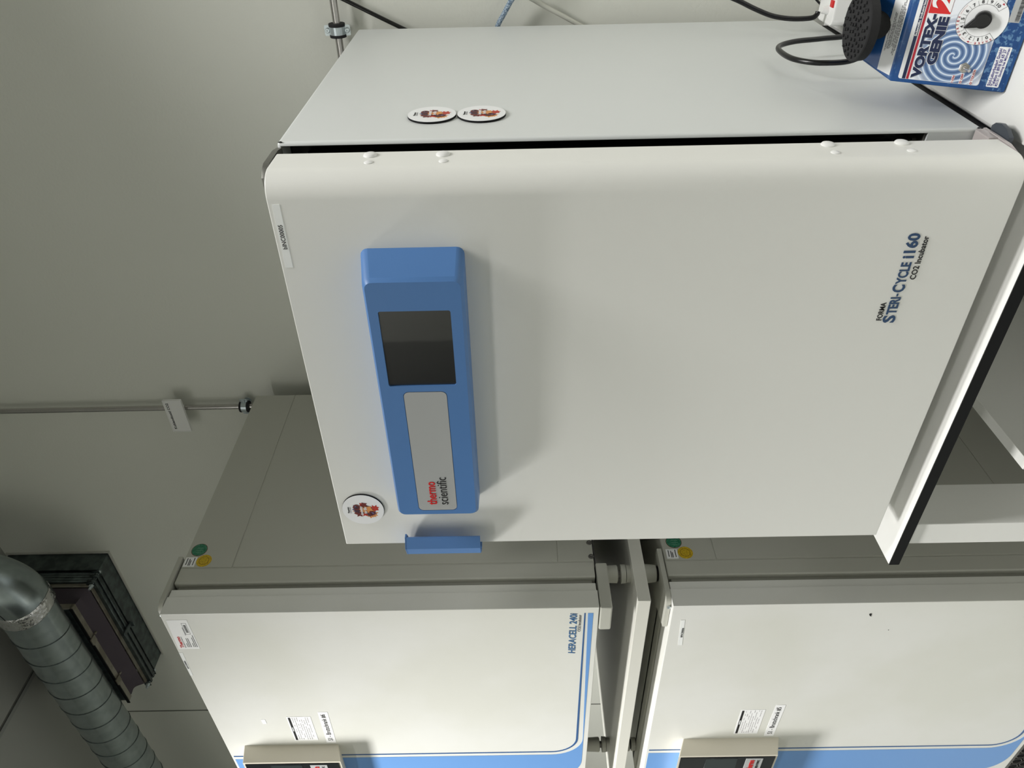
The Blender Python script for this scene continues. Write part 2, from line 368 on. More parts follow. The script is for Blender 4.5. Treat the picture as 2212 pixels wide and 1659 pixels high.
# asset label
lab = MB().prism([(-0.1230, 0.9170), (-0.0355, 0.9165), (-0.0358, 0.9263), (-0.1233, 0.9268)], (0, YD, 0), X_, Z_, -Y_, 0, 0.0004).build('sticker', STICK, None)
tag(lab, 'pale label strip reading bINC00005 at the top corner of the white door', 'label')
text('bINC00005', 'lettering', INK, lab, (-0.0965, YD, 0.9188), X_, Z_, 0.0335, 0.0056, off=0.008, lift=0.0005, depth=0.0002)
# ---- control panel
cp = MB()
def ringpts(x0, x1, z0, z1, r, y): return [(a, y, b_) for a, b_ in rrect(x0, x1, z0, z1, r, 4)]
r1 = ringpts(-0.556, -0.0975, 0.6915, 0.8265, 0.010, YD+0.001); r2 = ringpts(-0.545, -0.1155, 0.6915, 0.8200, 0.011, YD-0.046)
r3 = ringpts(-0.5395, -0.1195, 0.6955, 0.8165, 0.009, YD-0.052)
n_ = len(r1); vs = r1+r2+r3; fs = []
for a in (0, 1):
    for i in range(n_): j = (i+1) % n_; fs.append((a*n_+i, a*n_+j, (a+1)*n_+j, (a+1)*n_+i))
fs.append(tuple(range(n_))); fs.append(tuple(range(2*n_, 3*n_)))
cp.poly(vs, fs); cpo = cp.build('control_panel', BLUE, inc, angle=28)
YP = YD-0.052
cut(cpo, MB().prism(rrect(-0.2825, -0.1615, 0.7105, 0.8040, 0.003), (0, YP, 0), X_, Z_, -Y_, -0.004, 0.01))
cut(cpo, MB().prism(rrect(-0.5310, -0.2925, 0.7245, 0.7860, 0.008), (0, YP, 0), X_, Z_, -Y_, -0.0015, 0.01))
MB().prism(rrect(-0.2825, -0.1615, 0.7105, 0.8040, 0.003), (0, YP, 0), X_, Z_, -Y_, -0.0045, -0.0025).build('touchscreen', GLASS, cpo)
MB().prism(rrect(-0.5300, -0.2935, 0.7253, 0.7852, 0.0075), (0, YP, 0), X_, Z_, -Y_, -0.0018, 0.0001).build('nameplate', SILVER, cpo)
text('thermo', 'lettering', RED, cpo, (-0.5175, YP-0.0001, 0.7555), X_, Z_, 0.0500, 0.0150, off=0.012)
text('scientific', 'lettering', INK, cpo, (-0.5175, YP-0.0001, 0.7380), X_, Z_, 0.0590, 0.0150, off=-0.006)

# ------------------------------------------------------------------ round fridge magnets
def magnet(center, frame, label, rad=0.035):
    u, v, n = frame; c = Vector(center)
    t = thing('round_magnet', label, 'magnet', center, 'round printed magnets on the white incubator')
    MB().prism(circ(0, 0, rad, 48), c, u, v, n, 0.0002, 0.0030).build('backing', BLACK, t)
    MB().prism(circ(0, 0, rad-0.0002, 48), c, u, v, n, 0.0030, 0.0034).build('printed_face', WHITE, t)
    rnd = random.Random(5); layers = [(ORANGE, 7, 0.012), (REDBR, 9, 0.011), (SLATE, 4, 0.013), (MAROON, 7, 0.009), (PLUM, 5, 0.008), (ORANGE, 3, 0.005)]
    h = 0.0034
    for m_, cnt, sp in layers:
        mb = MB()
        for _ in range(cnt):
            cx, cy = rnd.gauss(0, 0.70)*sp+0.001, rnd.gauss(0, 0.90)*sp-0.003; k = rnd.randint(9, 14); rr = rnd.uniform(0.0055, 0.0105); cx = max(-0.017, min(0.017, cx)); cy = max(-0.020, min(0.012, cy))
            if m_ is SLATE: cy = rnd.choice((-1, 1))*0.014-0.002; cx = rnd.uniform(-0.008, 0.008); rr *= 0.7
            P = [(cx+rr*(1 if q % 2 else rnd.uniform(0.45, 0.75))*math.cos(2*PI*q/k), cy+rr*(1 if q % 2 else rnd.uniform(0.4, 0.7))*math.sin(2*PI*q/k)) for q in range(k)]
            mb.prism(P, c, u, v, n, h, h+0.00006+0.00001*_)
        h += 0.00012
        mb.build('splash_print', m_, t)
    mb = MB()
    for cx, cy, rr in ((0.007, 0.010, 0.0062), (-0.008, -0.014, 0.0052)):
        P = circ(cx, cy, rr, 24); Q = circ(cx, cy, rr*0.62, 24)
        for i in range(24): mb.prism([P[i], P[(i+1) % 24], Q[(i+1) % 24], Q[i]], c, u, v, n, h, h+0.0001)
    mb.build('ring_print', MAROON, t)
    o = c+u*-0.0105+v*0.0003+n*(h+0.0001); text('innovator', 'lettering', WHITE, t, o, u, v, 0.021, 0.0050, off=0.02, depth=0.0002)
    o = c+u*-0.0075+v*-0.0066+n*(h+0.0001); text('for life', 'lettering', WHITE, t, o, u, v, 0.015, 0.0054, off=0.02, depth=0.0002)
    o = c+u*-0.0075+v*0.0232+n*0.0034; text('Thermo', 'lettering', INK, t, o, u, v, 0.015, 0.0030, off=0.03, depth=0.0002)
    o = c+u*-0.0075+v*0.0205+n*0.0034; text('SCIENTIFIC', 'lettering', PRINTGREY, t, o, u, v, 0.015, 0.0014, depth=0.0002)
magnet((0, 0.098, 0.7420), SIDE, 'upper of the two white round magnets on the incubator side')
magnet((0, 0.098, 0.6705), SIDE, 'lower of the two white round magnets on the incubator side')
magnet((-0.579, YD, 0.889), FRONT, 'white round magnet on the front door above the blue handle')

# ------------------------------------------------------------------ the two stacked incubators on the left
def sticker(name, label, cat, pts, frame, o, m_=STICK, group=None, d=0.0005):
    s = MB().prism(pts, o, frame[0], frame[1], frame[2], 0.0001, d).build(name, m_, None); tag(s, label, cat, group); return s
HX = -0.94; HY = -0.064; HL = -1.80
def heracell(zt, zb, label, upper):
    t = thing('co2_incubator', label, 'incubator', ((HX+HL)/2, 0.3, zb-0.005), 'grey incubators stacked behind the white one')
    z0, z1 = zb, zt-0.002
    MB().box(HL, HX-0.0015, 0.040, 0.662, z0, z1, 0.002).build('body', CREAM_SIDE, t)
    if upper: MB().box(HL+0.004, HX-0.004, 0.02, 0.655, z0-0.0035, z0).build('gap_shade_plate', DARK, t)  # dark plate added to deepen the shade above the shelf
    # front frame of the body with its rounded lip
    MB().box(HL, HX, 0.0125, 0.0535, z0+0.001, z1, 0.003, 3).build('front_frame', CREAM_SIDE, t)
    sm = zb+0.078 if upper else zb+0.126
    for a, b_ in ((zt-0.113, z1-0.001), (sm+0.001, zt-0.115), (z0+0.001, sm-0.001)):
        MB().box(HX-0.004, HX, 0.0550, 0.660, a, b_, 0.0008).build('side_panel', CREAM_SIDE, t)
    MB().box(HL+0.005, HX-0.012, -0.004, 0.014, z0+0.008, z1-0.008).build('gasket', mat('grey_gasket', (150, 150, 140), 0.6), t)
    dr = MB().box(HL, HX, HY, -0.021, zb, zt, 0.0012).box(HL+0.002, HX-0.0022, -0.021, -0.0015, zb+0.002, zt-0.002, 0.0012).build('door', CREAM_DOOR, t)
    if upper:
        for y, z in ((0.0668, zb-0.001+0.006), (0.1055, zb+0.006)):
            MB().lathe([(0.0065, 0), (0.006, 0.0012), (0.0035, 0.0016), (0.002, 0.0006), (0, 0.0006)], (HX, y, z), (1, 0, 0), 20).build('screw', GREYMET, t)
    # hinge brackets
    def bracket(z, th, m_=CREAM_SIDE):
        P = [(HX+0.004, 0.082), (HX+0.004, -0.028)] + [(HX-0.016+0.020*math.cos(a), -0.030+0.020*math.sin(a)) for a in [-k*PI/10 for k in range(0, 6)]] + [(HX-0.09, -0.050), (HX-0.11, 0.012), (HX-0.11, 0.082)]
        return MB().prism(P, (0, 0, z), X_, Y_, Z_, 0, th, 0.001).build('hinge_bracket', m_, t)
    bracket(zt+0.001, 0.010)
    if upper: MB().box(HX-0.075, HX, -0.066, 0.050, zb-0.027, zb-0.002, 0.003).build('hinge_bracket', CREAM_SIDE, t)
    MB().lathe([(0.004, 0), (0.004, 0.002), (0.002, 0.003), (0, 0.003)], (HX-0.02, -0.052, zt+0.005), (0, -1, 0), 16).build('screw', ZINC, t)
    # printed stripes: a navy hairline and a light-blue band that turn up at the left
    s = dr
    hN = zb+0.030; hB1 = zb+0.0225; hB0 = zb+0.0115; xv = -1.531
    def arc(cx, cz, r): return [(cx+r*math.cos(math.radians(a)), cz+r*math.sin(math.radians(a))) for a in range(270, 179, -9)]
    R0 = 0.06; cx, cz = xv+R0, hN+R0
    P = [(-0.9585, hN)] + arc(cx, cz, R0) + [(xv, zt-0.006)]; Q = [(-0.9585, hN-0.0026)] + arc(cx, cz, R0+0.005) + [(xv-0.005, zt-0.006)]
    seg = MB()
    for i in range(len(P)-1): seg.prism([P[i], P[i+1], Q[i+1], Q[i]], (0, HY, 0), X_, Z_, -Y_, 0.0001, 0.0005)
    seg.build('navy_stripe', NAVYSTRIPE, s)
    P = [(-0.9585, hB1)] + arc(cx, cz, R0+0.017) + [(xv-0.017, zt-0.006)]; Q = [(-0.9585, hB0)] + [(-1.50, hB0)] + [(-1.58+0.08*math.cos(math.radians(a)), hB0+0.06+0.06*math.sin(math.radians(a))) for a in range(270, 189, -9)] + [(-1.66, zt-0.006)]
    Q = Q[:len(P)-1] + [(-1.66, zt-0.006)]
    seg = MB()
    for i in range(len(P)-1): seg.prism([P[i], P[i+1], Q[i+1], Q[i]], (0, HY, 0), X_, Z_, -Y_, 0.0001, 0.0004)
    seg.build('light_blue_band', STRIPE, s)
    if upper:
        text('HERACELL 240i', 'lettering', LBLUE, dr, (-1.101, HY, 0.5115), X_, Z_, 0.1425, 0.0155, off=0.012, shear=0.12)
        text('CO2 Incubator', 'lettering', PRINTGREY, dr, (-1.022, HY, 0.5030), X_, Z_, 0.0580, 0.0062, shear=0.12)
    # control unit in the middle of the door
    a0, a1 = (1.0877, 1.3222) if upper else (-0.0065, 0.2306)
    b0, b1 = (1.067, 1.3134) if upper else (0.0095, 0.2588)
    if upper: b0, b1 = 1.075, 1.3145
    else: b0, b1 = 0.008, 0.2490
    cu = MB(); r1 = ringpts(-1.72, -1.479, a0, a1, 0.003, HY+0.001); r2 = ringpts(-1.72, -1.481, b0, b1, 0.003, HY-0.042)
    n2 = len(r1); fs = [(i, (i+1) % n2, n2+(i+1) % n2, n2+i) for i in range(n2)] + [tuple(range(n2)), tuple(range(n2, 2*n2))]
    cu.poly(r1+r2, fs); cuo = cu.build('control_unit', BEIGE, t)
    yf = HY-0.042
    MB().box(-1.72, -1.487, yf-0.002, yf+0.001, b0+0.005, b1-0.005, 0.0008).build('display_frame', mat('charcoal_glass', (24, 27, 31), 0.15), cuo)
    h = b1-b0
    MB().box(-1.70, -1.492, yf-0.0026, yf-0.0018, b0+h*0.40, b1-h*0.28).build('display', mat('display_glass', (44, 52, 54), 0.12), cuo)
    MB().box(-1.70, -1.492, yf-0.0030, yf-0.0018, b0+0.034, b0+0.076, 0.0008).build('nameplate', SILVER, cuo)
    text('Thermo', 'lettering', RED, cuo, (-1.55, yf-0.0032, b0+0.054), X_, Z_, 0.052, 0.016, off=0.02)
    text('SCIENTIFIC', 'lettering', INK, cuo, (-1.55, yf-0.0032, b0+0.042), X_, Z_, 0.052, 0.006, off=0.01)
    return t, dr
heracell(1.367, 0.467, 'upper grey stacked incubator with blue stripes, behind the white one', True)
heracell(0.3165, -0.632, 'lower grey stacked incubator, below the thick shelf', False)
# adjustable feet carry the upper one
for x in (-0.975, -1.72):
    for y in (0.046, 0.60):
        f = thing('levelling_foot', {(-0.975, 0.046): 'grey screw foot at the near front corner between shelf and upper incubator', (-0.975, 0.60): 'grey screw foot at the near back corner between shelf and upper incubator',
            (-1.72, 0.046): 'grey screw foot at the far left front corner above the shelf', (-1.72, 0.60): 'grey screw foot at the far left back corner above the shelf'}[(x, y)], 'foot', (x, y, 0.387), 'screw feet on top of the shelf')
        MB().lathe([(0, 0), (0.019, 0), (0.019, 0.010), (0, 0.010)], (x, y, 0.387)).lathe([(0.0165, 0.0112), (0.020, 0.0112), (0.0205, 0.0215), (0.012, 0.0225), (0, 0.0225)], (x, y, 0.387)).build('base', CREAM_SIDE, f)
        MB().cyl((x, y, 0.395), (x, y, 0.425), 0.009, n=20).build('spindle', GREYMET, f)
        MB().lathe([(0, 0), (0.0165, 0), (0.0195, 0.002), (0.0185, 0.021), (0.017, 0.052), (0, 0.052)], (x, y, 0.4150)).build('sleeve', CREAM_SIDE, f)
        f = thing('levelling_foot', {(-0.975, 0.046): 'grey cone foot at the near front corner under the shelf', (-0.975, 0.60): 'grey cone foot at the near back corner under the shelf',
            (-1.72, 0.046): 'grey cone foot at the far left front corner under the shelf', (-1.72, 0.60): 'grey cone foot at the far left back corner under the shelf'}[(x, y)], 'foot', (x, y, 0.316), 'cone feet below the shelf')
        MB().lathe([(0, 0), (0.0175, 0), (0.0175, 0.012), (0, 0.012)], (x, y, 0.3155)).build('base', CREAM_SIDE, f)
        MB().cyl((x, y, 0.326), (x, y, 0.333), 0.013, n=20).build('spindle', BLACK, f)
        MB().lathe([(0, 0), (0.016, 0), (0.0185, 0.002), (0.0215, 0.0295), (0, 0.0295)], (x, y, 0.3310)).build('cone', CREAM_SIDE, f)
sh = MB().box(-1.832, HX+0.002, -0.052, 0.66, 0.3600, 0.3870, 0.0012).build('stacking_shelf', CREAM, None)
tag(sh, 'thick pale shelf board between the two stacked grey incubators', 'shelf')
# base under the lower one
st = thing('incubator_stand', 'grey metal stand with a perforated front under the lower stacked incubator', 'stand', (-1.37, 0.3, FL))
MB().box(HL, HX, -0.020, 0.65, -0.700, -0.6335, 0.001).build('frame', GREYMET, st)
m = MB()
for i in range(26):
    for j in range(4):
        xx = -1.79+i*0.030+(0.015 if j % 2 else 0); zz = -0.72-j*0.026
        P = [(xx+0.0145*math.cos(k*PI/3+PI/6), zz+0.0145*math.sin(k*PI/3+PI/6)) for k in range(6)]; Q = [(xx+0.0125*math.cos(k*PI/3+PI/6), zz+0.0125*math.sin(k*PI/3+PI/6)) for k in range(6)]
        for k in range(6): m.prism([P[k], P[(k+1) % 6], Q[(k+1) % 6], Q[k]], (0, -0.01, 0), X_, Z_, -Y_, 0, 0.003)
m.build('mesh_panel', GREYMET, st)
MB().box(HL, HX, 0.0, 0.64, FL, -0.700).build('plinth', BLACK, st)
# stickers on the grey incubators
s = sticker('rating_label', 'large white rating label in the top corner of the upper grey door', 'label', [(-1.0622, 1.3165), (-0.9590, 1.3165), (-0.9590, 1.3590), (-1.0622, 1.3625)], FRONT, (0, HY, 0), PAPER)
text('Thermo', 'lettering', RED, s, (-1.0565, HY-0.0005, 1.3480), X_, Z_, 0.0400, 0.0078, off=0.015, depth=0.0002)
text('SCIENTIFIC', 'lettering', PRINTGREY, s, (-1.0565, HY-0.0005, 1.3440), X_, Z_, 0.0400, 0.0022, depth=0.0002)
m = MB()
for k, (z, w) in enumerate(((1.3390, 0.014), (1.3355, 0.032), (1.3320, 0.032), (1.3265, 0.014), (1.3230, 0.034), (1.3195, 0.042))): m.box(-1.0550, -1.0550+w, HY-0.0008, HY-0.0004, z, z+0.0014)
m.build('small_print', PRINTGREY, s)
m = MB(); m.box(-1.009, -0.970, HY-0.0008, HY-0.0004, 1.3310, 1.3314); m.box(-1.009, -0.970, HY-0.0008, HY-0.0004, 1.3218, 1.3222); m.box(-1.009, -1.0086, HY-0.0008, HY-0.0004, 1.3218, 1.3314); m.box(-0.9704, -0.970, HY-0.0008, HY-0.0004, 1.3218, 1.3314)
for k in range(16): m.box(-1.003+k*0.0017, -1.003+k*0.0017+0.0010, HY-0.0008, HY-0.0004, 1.3240, 1.3290)
m.box(-1.012, -0.985, HY-0.0008, HY-0.0004, 1.3325, 1.3337)
m.build('serial_box', PRINTGREY, s)
s = sticker('sticker', 'small pale inventory strip at the top edge of the upper grey door', 'label', [(-1.164, 1.3605), (-1.0755, 1.3583), (-1.0755, 1.3665), (-1.164, 1.3665)], FRONT, (0, HY, 0))
text('bINC00003', 'lettering', INK, s, (-1.136, HY-0.0005, 1.3612), X_, Z_, 0.0300, 0.0036, depth=0.0002)
s = sticker('sticker', 'small pale inventory strip at the top edge of the lower grey door', 'label', [(-1.077, 0.2823), (-0.9875, 0.2870), (-0.9875, 0.2955), (-1.077, 0.2915)], FRONT, (0, HY, 0))
text('bINC00004', 'lettering', INK, s, (-1.048, HY-0.0005, 0.2855), X_, Z_, 0.0330, 0.0045, depth=0.0002)
def notice(zc, label, label2, num):
    s = sticker('notice', label, 'notice', [(-1.4575, zc-0.028), (-1.3465, zc-0.028), (-1.3465, zc+0.030), (-1.4575, zc+0.030)], FRONT, (0, HY, 0), PAPER)
    MB().box(-1.4545, -1.3500, HY-0.0009, HY-0.0004, zc+0.0215, zc+0.0265).build('black_header', INK, s)
    MB().box(-1.412, -1.394, HY-0.0011, HY-0.0008, zc+0.0228, zc+0.0248).build('header_mark', WHITE, s)
    rr = random.Random(int(zc*100)); m = MB()
    for i in range(8):
        x = -1.452
        while x < -1.352:
            w = rr.uniform(0.003, 0.012)
            if rr.random() < 0.7: m.box(x, min(x+w, -1.350), HY-0.0008, HY-0.0004, zc+0.016-i*0.0052, zc+0.0175-i*0.0052)
            x += w+0.002
    m.build('small_print', PRINTLG, s)
    s = sticker('name_strip', label2, 'label', [(-1.4700, zc-0.0700), (-1.3270, zc-0.0720), (-1.3270, zc-0.0485), (-1.4700, zc-0.0465)], FRONT, (0, HY, 0), PAPER)
    text('S1 - Brutschrank #%d' % num, 'lettering', INK, s, (-1.4590, HY-0.0005, zc-0.0650), X_, Z_, 0.1220, 0.0125, depth=0.0002)
notice(1.1605, 'small printed notice with a black header on the upper grey door', 'white strip reading S1 - Brutschrank #6 on the upper grey door', 6)
notice(0.0800, 'small printed notice with a black header on the lower grey door', 'white strip reading S1 - Brutschrank #5 on the lower grey door', 5)
s = sticker('blank_tape', 'tiny blank white tape patch on the upper grey door', 'label', [(-1.376, 1.242), (-1.356, 1.243), (-1.357, 1.253), (-1.377, 1.252)], FRONT, (0, HY, 0), PAPER)
s = MB().prism([(0, 0), (0.004, 0.002), (0.007, 0.001), (0.010, 0.004), (0.008, 0.007), (0.003, 0.005), (0.001, 0.004)], (-0.985, HY, -0.098), X_, Z_, -Y_, 0.0001, 0.0006).prism([(0, 0), (0.0015, 0), (0.0015, 0.0015), (0, 0.0015)], (-1.035, HY, -0.148), X_, Z_, -Y_, 0.0001, 0.0006).build('paint_chip', SCUFF, None)
tag(s, 'dark chip in the paint of the lower grey door', 'scratch')
def seals(zt, where, group):
    y0 = 0.0895
    g = sticker('round_seal', 'green round seal sticker on the side of the %s grey incubator' % where, 'sticker', circ(0.1037, zt-0.0250, 0.0165, 32), SIDE, (HX, 0, 0), GREEN, group)
    MB().prism(circ(0.1037, zt-0.0250, 0.0175, 32), (HX, 0, 0), Y_, Z_, X_, 0, 0.0003).build('rim', MAROON, g)
    m = MB()
    for k in range(3): m.box(HX+0.0005, HX+0.0008, 0.0945+k*0.0060, 0.0960+k*0.0060, zt-0.034, zt-0.019)
    m.build('emblem', mat('pale_green_print', (96, 150, 124), 0.4), g)
    g = sticker('round_seal', 'yellow round seal sticker on the side of the %s grey incubator' % where, 'sticker', circ(0.0730, zt-0.0450, 0.0165, 32), SIDE, (HX, 0, 0), YELLOW, group)
    m = MB(); P = circ(0.0730, zt-0.0450, 0.0112, 24); Q = circ(0.0730, zt-0.0450, 0.0100, 24)
    for i in range(24): m.prism([P[i], P[(i+1) % 24], Q[(i+1) % 24], Q[i]], (HX, 0, 0), Y_, Z_, X_, 0.0004, 0.0008)
    m.build('emblem', mat('ochre_print', (150, 118, 14), 0.4), g)
    g = sticker('test_label', 'small white test label beside the yellow seal on the %s grey incubator' % where, 'label', [(0.0570, zt-0.0280), (0.0830, zt-0.0280), (0.0830, zt-0.0030), (0.0570, zt-0.0030)], SIDE, (HX, 0, 0), PAPER, group)
    m = MB()
    for zz, a, b_ in ((zt-0.009, 0.062, 0.080), (zt-0.0145, 0.060, 0.078), (zt-0.0175, 0.060, 0.074), (zt-0.0240, 0.061, 0.081)): m.box(HX+0.0004, HX+0.0008, a, b_, zz, zz+0.0016)
    m.build('small_print', INK, g)
seals(1.3650, 'upper', 'test stickers on the upper grey incubator')
seals(0.3110, 'lower', 'test stickers on the lower grey incubator')

# ------------------------------------------------------------------ pipes, hose and cables on the back wall
YPp = 0.70
hp = thing('wall_pipe', 'thin steel gas pipe running level along the wall above the white incubator', 'pipe', (0.15, YPp, 0.989))
MB().tube([(1.0, YPp, 0.986), (-0.78, YPp, 0.992)], 0.0078, 20, 1).build('pipe', STEEL, hp)
vp = thing('wall_pipe', 'thin steel gas pipe running up the wall above the grey incubators', 'pipe', (-1.012, YPp, 1.30))
MB().tube([(-1.0095, YPp, 1.30), (-1.0125, YPp, CE)], 0.0078, 20, 1).build('pipe', STEEL, vp)
def clamp(c, axis, across, label):
    c = Vector(c); a = Vector(axis); k = Vector(across)
    t = thing('pipe_clamp', label, 'pipe clamp', c, 'zinc pipe clamps with rubber lining')
    m = MB(); n = -Y_
    for s_ in (-1, 1):
        m.prism(rrect(0.012*s_-0.0 if s_ > 0 else -0.027, 0.027 if s_ > 0 else -0.012, -0.0105, 0.0105, 0.003), c, k, a, n, -0.0015, 0.0008)
    m.build('lug', ZINC, t)
    m = MB()
    for k2 in range(24):
        t0 = 2*PI*k2/24; t1 = 2*PI*(k2+1)/24
        p = [(0.0165*math.cos(t0), 0.0165*math.sin(t0)), (0.0165*math.cos(t1), 0.0165*math.sin(t1)), (0.0145*math.cos(t1), 0.0145*math.sin(t1)), (0.0145*math.cos(t0), 0.0145*math.sin(t0))]
        m.prism(p, c, k, n, a, -0.0080, 0.0080)
    m.build('ring', ZINC, t)
    for s_ in (-1, 1):
        MB().lathe([(0.0078, -0.0028), (0.0170, -0.0028), (0.0172, 0), (0.0170, 0.0028), (0.0078, 0.0028)], c+a*(0.0105*s_), a, 28).build('rubber_lining', RUBBER, t)
    for s_ in (-1, 1):
        MB().lathe([(0.0052, 0), (0.0052, 0.0022), (0.004, 0.0036), (0.0015, 0.0036), (0.001, 0.002), (0, 0.002)], c+k*(0.0205*s_)+n*0.0008, n, 20).build('screw', ZINC, t)
    MB().cyl(c+Y_*0.014, c+Y_*0.029, 0.005, n=14).cyl(c+Y_*0.027, c+Y_*0.0295, 0.011, n=20).build('stud', ZINC, t)
clamp((-0.0045, YPp, 0.9895), X_, Z_, 'zinc clamp holding the level pipe above the white incubator')
clamp((-1.0102, YPp, 1.4240), Z_, X_, 'zinc clamp holding the upright pipe above the grey incubators')
sg = thing('pipe_sign', 'small white plate reading Kohlendioxid CO2 clipped on the upright pipe', 'sign', (-1.025, 0.682, 1.593))
MB().prism(rrect(-1.083, -0.966, 1.5935, 1.6475, 0.002), (0, 0.684, 0), X_, Z_, -Y_, 0, 0.006, 0.001).build('plate', WPLAST, sg)
m = MB()
for a0, a1, c0, c1 in ((-1.083, -0.966, 1.5935, 1.5955), (-1.083, -0.966, 1.6455, 1.6475), (-1.083, -1.081, 1.5955, 1.6455), (-0.968, -0.966, 1.5955, 1.6455)): m.box(a0, a1, 0.6765, 0.679, c0, c1)
m.build('raised_rim', WPLAST, sg)
text('Kohlendioxid CO2', 'lettering', INK, sg, (-1.072, 0.678, 1.6330), X_, Z_, 0.096, 0.0075, off=0.01)
MB().box(-1.020, -1.000, 0.684, 0.700, 1.600, 1.640).build('clip', WPLAST, sg)
o = MB().tube([(0.125, 0.712, 1.118), (0.0521, 0.708, 0.9697), (0.0013, 0.706, 0.8662), (-0.030, 0.706, 0.80)], 0.0042, 12).build('power_cable', CABLE, None)
tag(o, 'straight black cable slanting down behind the white incubator, next to the level pipe', 'cable')
o = MB().tube([(0.110, 0.672, 0.575), (0.072, 0.680, 0.604), (0.0453, 0.690, 0.6245), (0.020, 0.694, 0.640), (0.0023, 0.696, 0.651), (-0.03, 0.697, 0.664)], 0.0052, 14).build('braided_hose', HOSE, None)
tag(o, 'blue braided hose disappearing behind the white incubator', 'hose')
o = MB().tube([(0.110, 0.716, 0.70), (0.0445, 0.714, 0.5822), (-0.0008, 0.713, 0.4933), (-0.06, 0.713, 0.38)], 0.0048, 14).build('clear_tube', TUBECL, None)
tag(o, 'pale plastic tube slanting down the wall below the braided hose', 'tube')

# ------------------------------------------------------------------ ventilation: wall collar, canvas connector, spiral duct
vc = thing('wall_duct_collar', 'galvanised rectangular duct collar on the wall with a purple canvas sleeve', 'duct', (-2.0, 0.68, 2.07))
xR, xL, zL, zH = -1.680, -2.290, 2.075, 2.425
def frame_ring(mb, x0, x1, z0, z1, th, y0, y1):
    mb.box(x0, x1, y0, y1, z0, z0+th); mb.box(x0, x1, y0, y1, z1-th, z1); mb.box(x0, x0+th, y0, y1, z0+th, z1-th); mb.box(x1-th, x1, y0, y1, z0+th, z1-th)
m = MB(); frame_ring(m, xL, xR, zL, zH, 0.02, 0.655, YW+0.02); m.build('collar', GALVD, vc)
m = MB(); frame_ring(m, xL-0.008, xR+0.008, zL-0.008, zH+0.008, 0.006, YW-0.006, YW); m.build('wall_sealant', mat('sealant', (196, 196, 188), 0.7), vc)
for y0 in (0.628, 0.607):
    m = MB(); frame_ring(m, xL-0.014, xR-0.004, zL-0.004, zH-0.004, 0.026, y0, y0+0.010); frame_ring(m, xL-0.014, xR-0.004, zL-0.0, zH-0.004, 0.010, y0+0.010, y0+0.020); m.build('flange', GALVD, vc)
m = MB(); frame_ring(m, xL+0.004, xR-0.012, zL+0.008, zH-0.01, 0.006, 0.594, 0.606); m.build('canvas_rim', RIM, vc)
# canvas sleeve, slightly slack
xr2, xl2, z2, z2h = -1.705, -2.260, 2.112, 2.345
A = [(xR-0.016, zL+0.012), (xL+0.008, zL+0.012), (xL+0.008, zH-0.014), (xR-0.016, zH-0.014)]
B = [(xr2, z2), (xl2, z2), (xl2, z2h), (xr2, z2h)]
vs = []; fs = []; NU, NV = 40, 12
rr = random.Random(3)
def loopt(C, t):
    t = (t % 1)*4; i = int(t); f = t-i; p, q = C[i % 4], C[(i+1) % 4]; return (p[0]+(q[0]-p[0])*f, p[1]+(q[1]-p[1])*f)
for j in range(NV+1):
    s_ = j/NV
    for i in range(NU):
        a = loopt(A, i/NU); b_ = loopt(B, i/NU); sag = math.sin(PI*s_)
        cxm, czm = -2.0, 2.25; px = a[0]+(b_[0]-a[0])*s_; pz = a[1]+(b_[1]-a[1])*s_
        w_ = sag*(0.012+0.007*math.sin(i*1.9+s_*5)+0.004*math.sin(i*3.7))
        L_ = math.hypot((px-cxm)*0.5, pz-czm); px -= (px-cxm)*0.5/L_*w_; pz -= (pz-czm)/L_*w_
        vs.append((px, 0.590+(0.520-0.590)*s_, pz))
for j in range(NV):
    for i in range(NU): fs.append((j*NU+i, j*NU+(i+1) % NU, (j+1)*NU+(i+1) % NU, (j+1)*NU+i))
MB().poly(vs, fs).build('canvas_sleeve', FABRIC, vc, angle=70)
m = MB(); frame_ring(m, xl2-0.006, xr2+0.006, z2-0.006, z2h+0.004, 0.010, 0.5125, 0.530); m.build('canvas_rim', RIM, vc)
MB().box(xl2-0.02, xr2+0.002, 0.5095, 0.5125, z2-0.004, z2+0.006).build('backing_seal', BLACK, vc)
MB().box(xl2, xr2, 0.511, 0.514, z2, z2h).build('end_plate', GALVD, vc)
for x in (-1.88, -2.13):
    MB().box(x-0.018, x+0.012, 0.504, 0.528, z2-0.010, z2-0.005).cyl((x+0.010, 0.530, z2-0.010), (x+0.010, 0.540, z2-0.010), 0.004, n=10).build('clip', RIM, vc)
MB().box(-1.99, -1.975, 0.60, 0.655, zL-0.012, zL-0.005).box(-1.995, -1.970, 0.648, 0.652, zL-0.022, zL-0.005).cyl((-1.983, 0.596, zL-0.008), (-1.983, 0.61, zL-0.008), 0.005, n=10).build('clamp_bracket', GALVD, vc)
for x, z in ((xR-0.012, zL+0.004), (xL-0.008, zL+0.004)):
    for yy in (0.600, 0.648): MB().box(x-0.016, x+0.012, yy, yy+0.002, z-0.006, z+0.018).build('corner_plate', GALVD, vc)
    MB().cyl((x, 0.580, z), (x, 0.662, z), 0.0042, n=12).cyl((x, 0.590, z), (x, 0.598, z), 0.008, n=6).cyl((x, 0.650, z), (x, 0.656, z), 0.008, n=6).build('bolt', ZINC, vc)
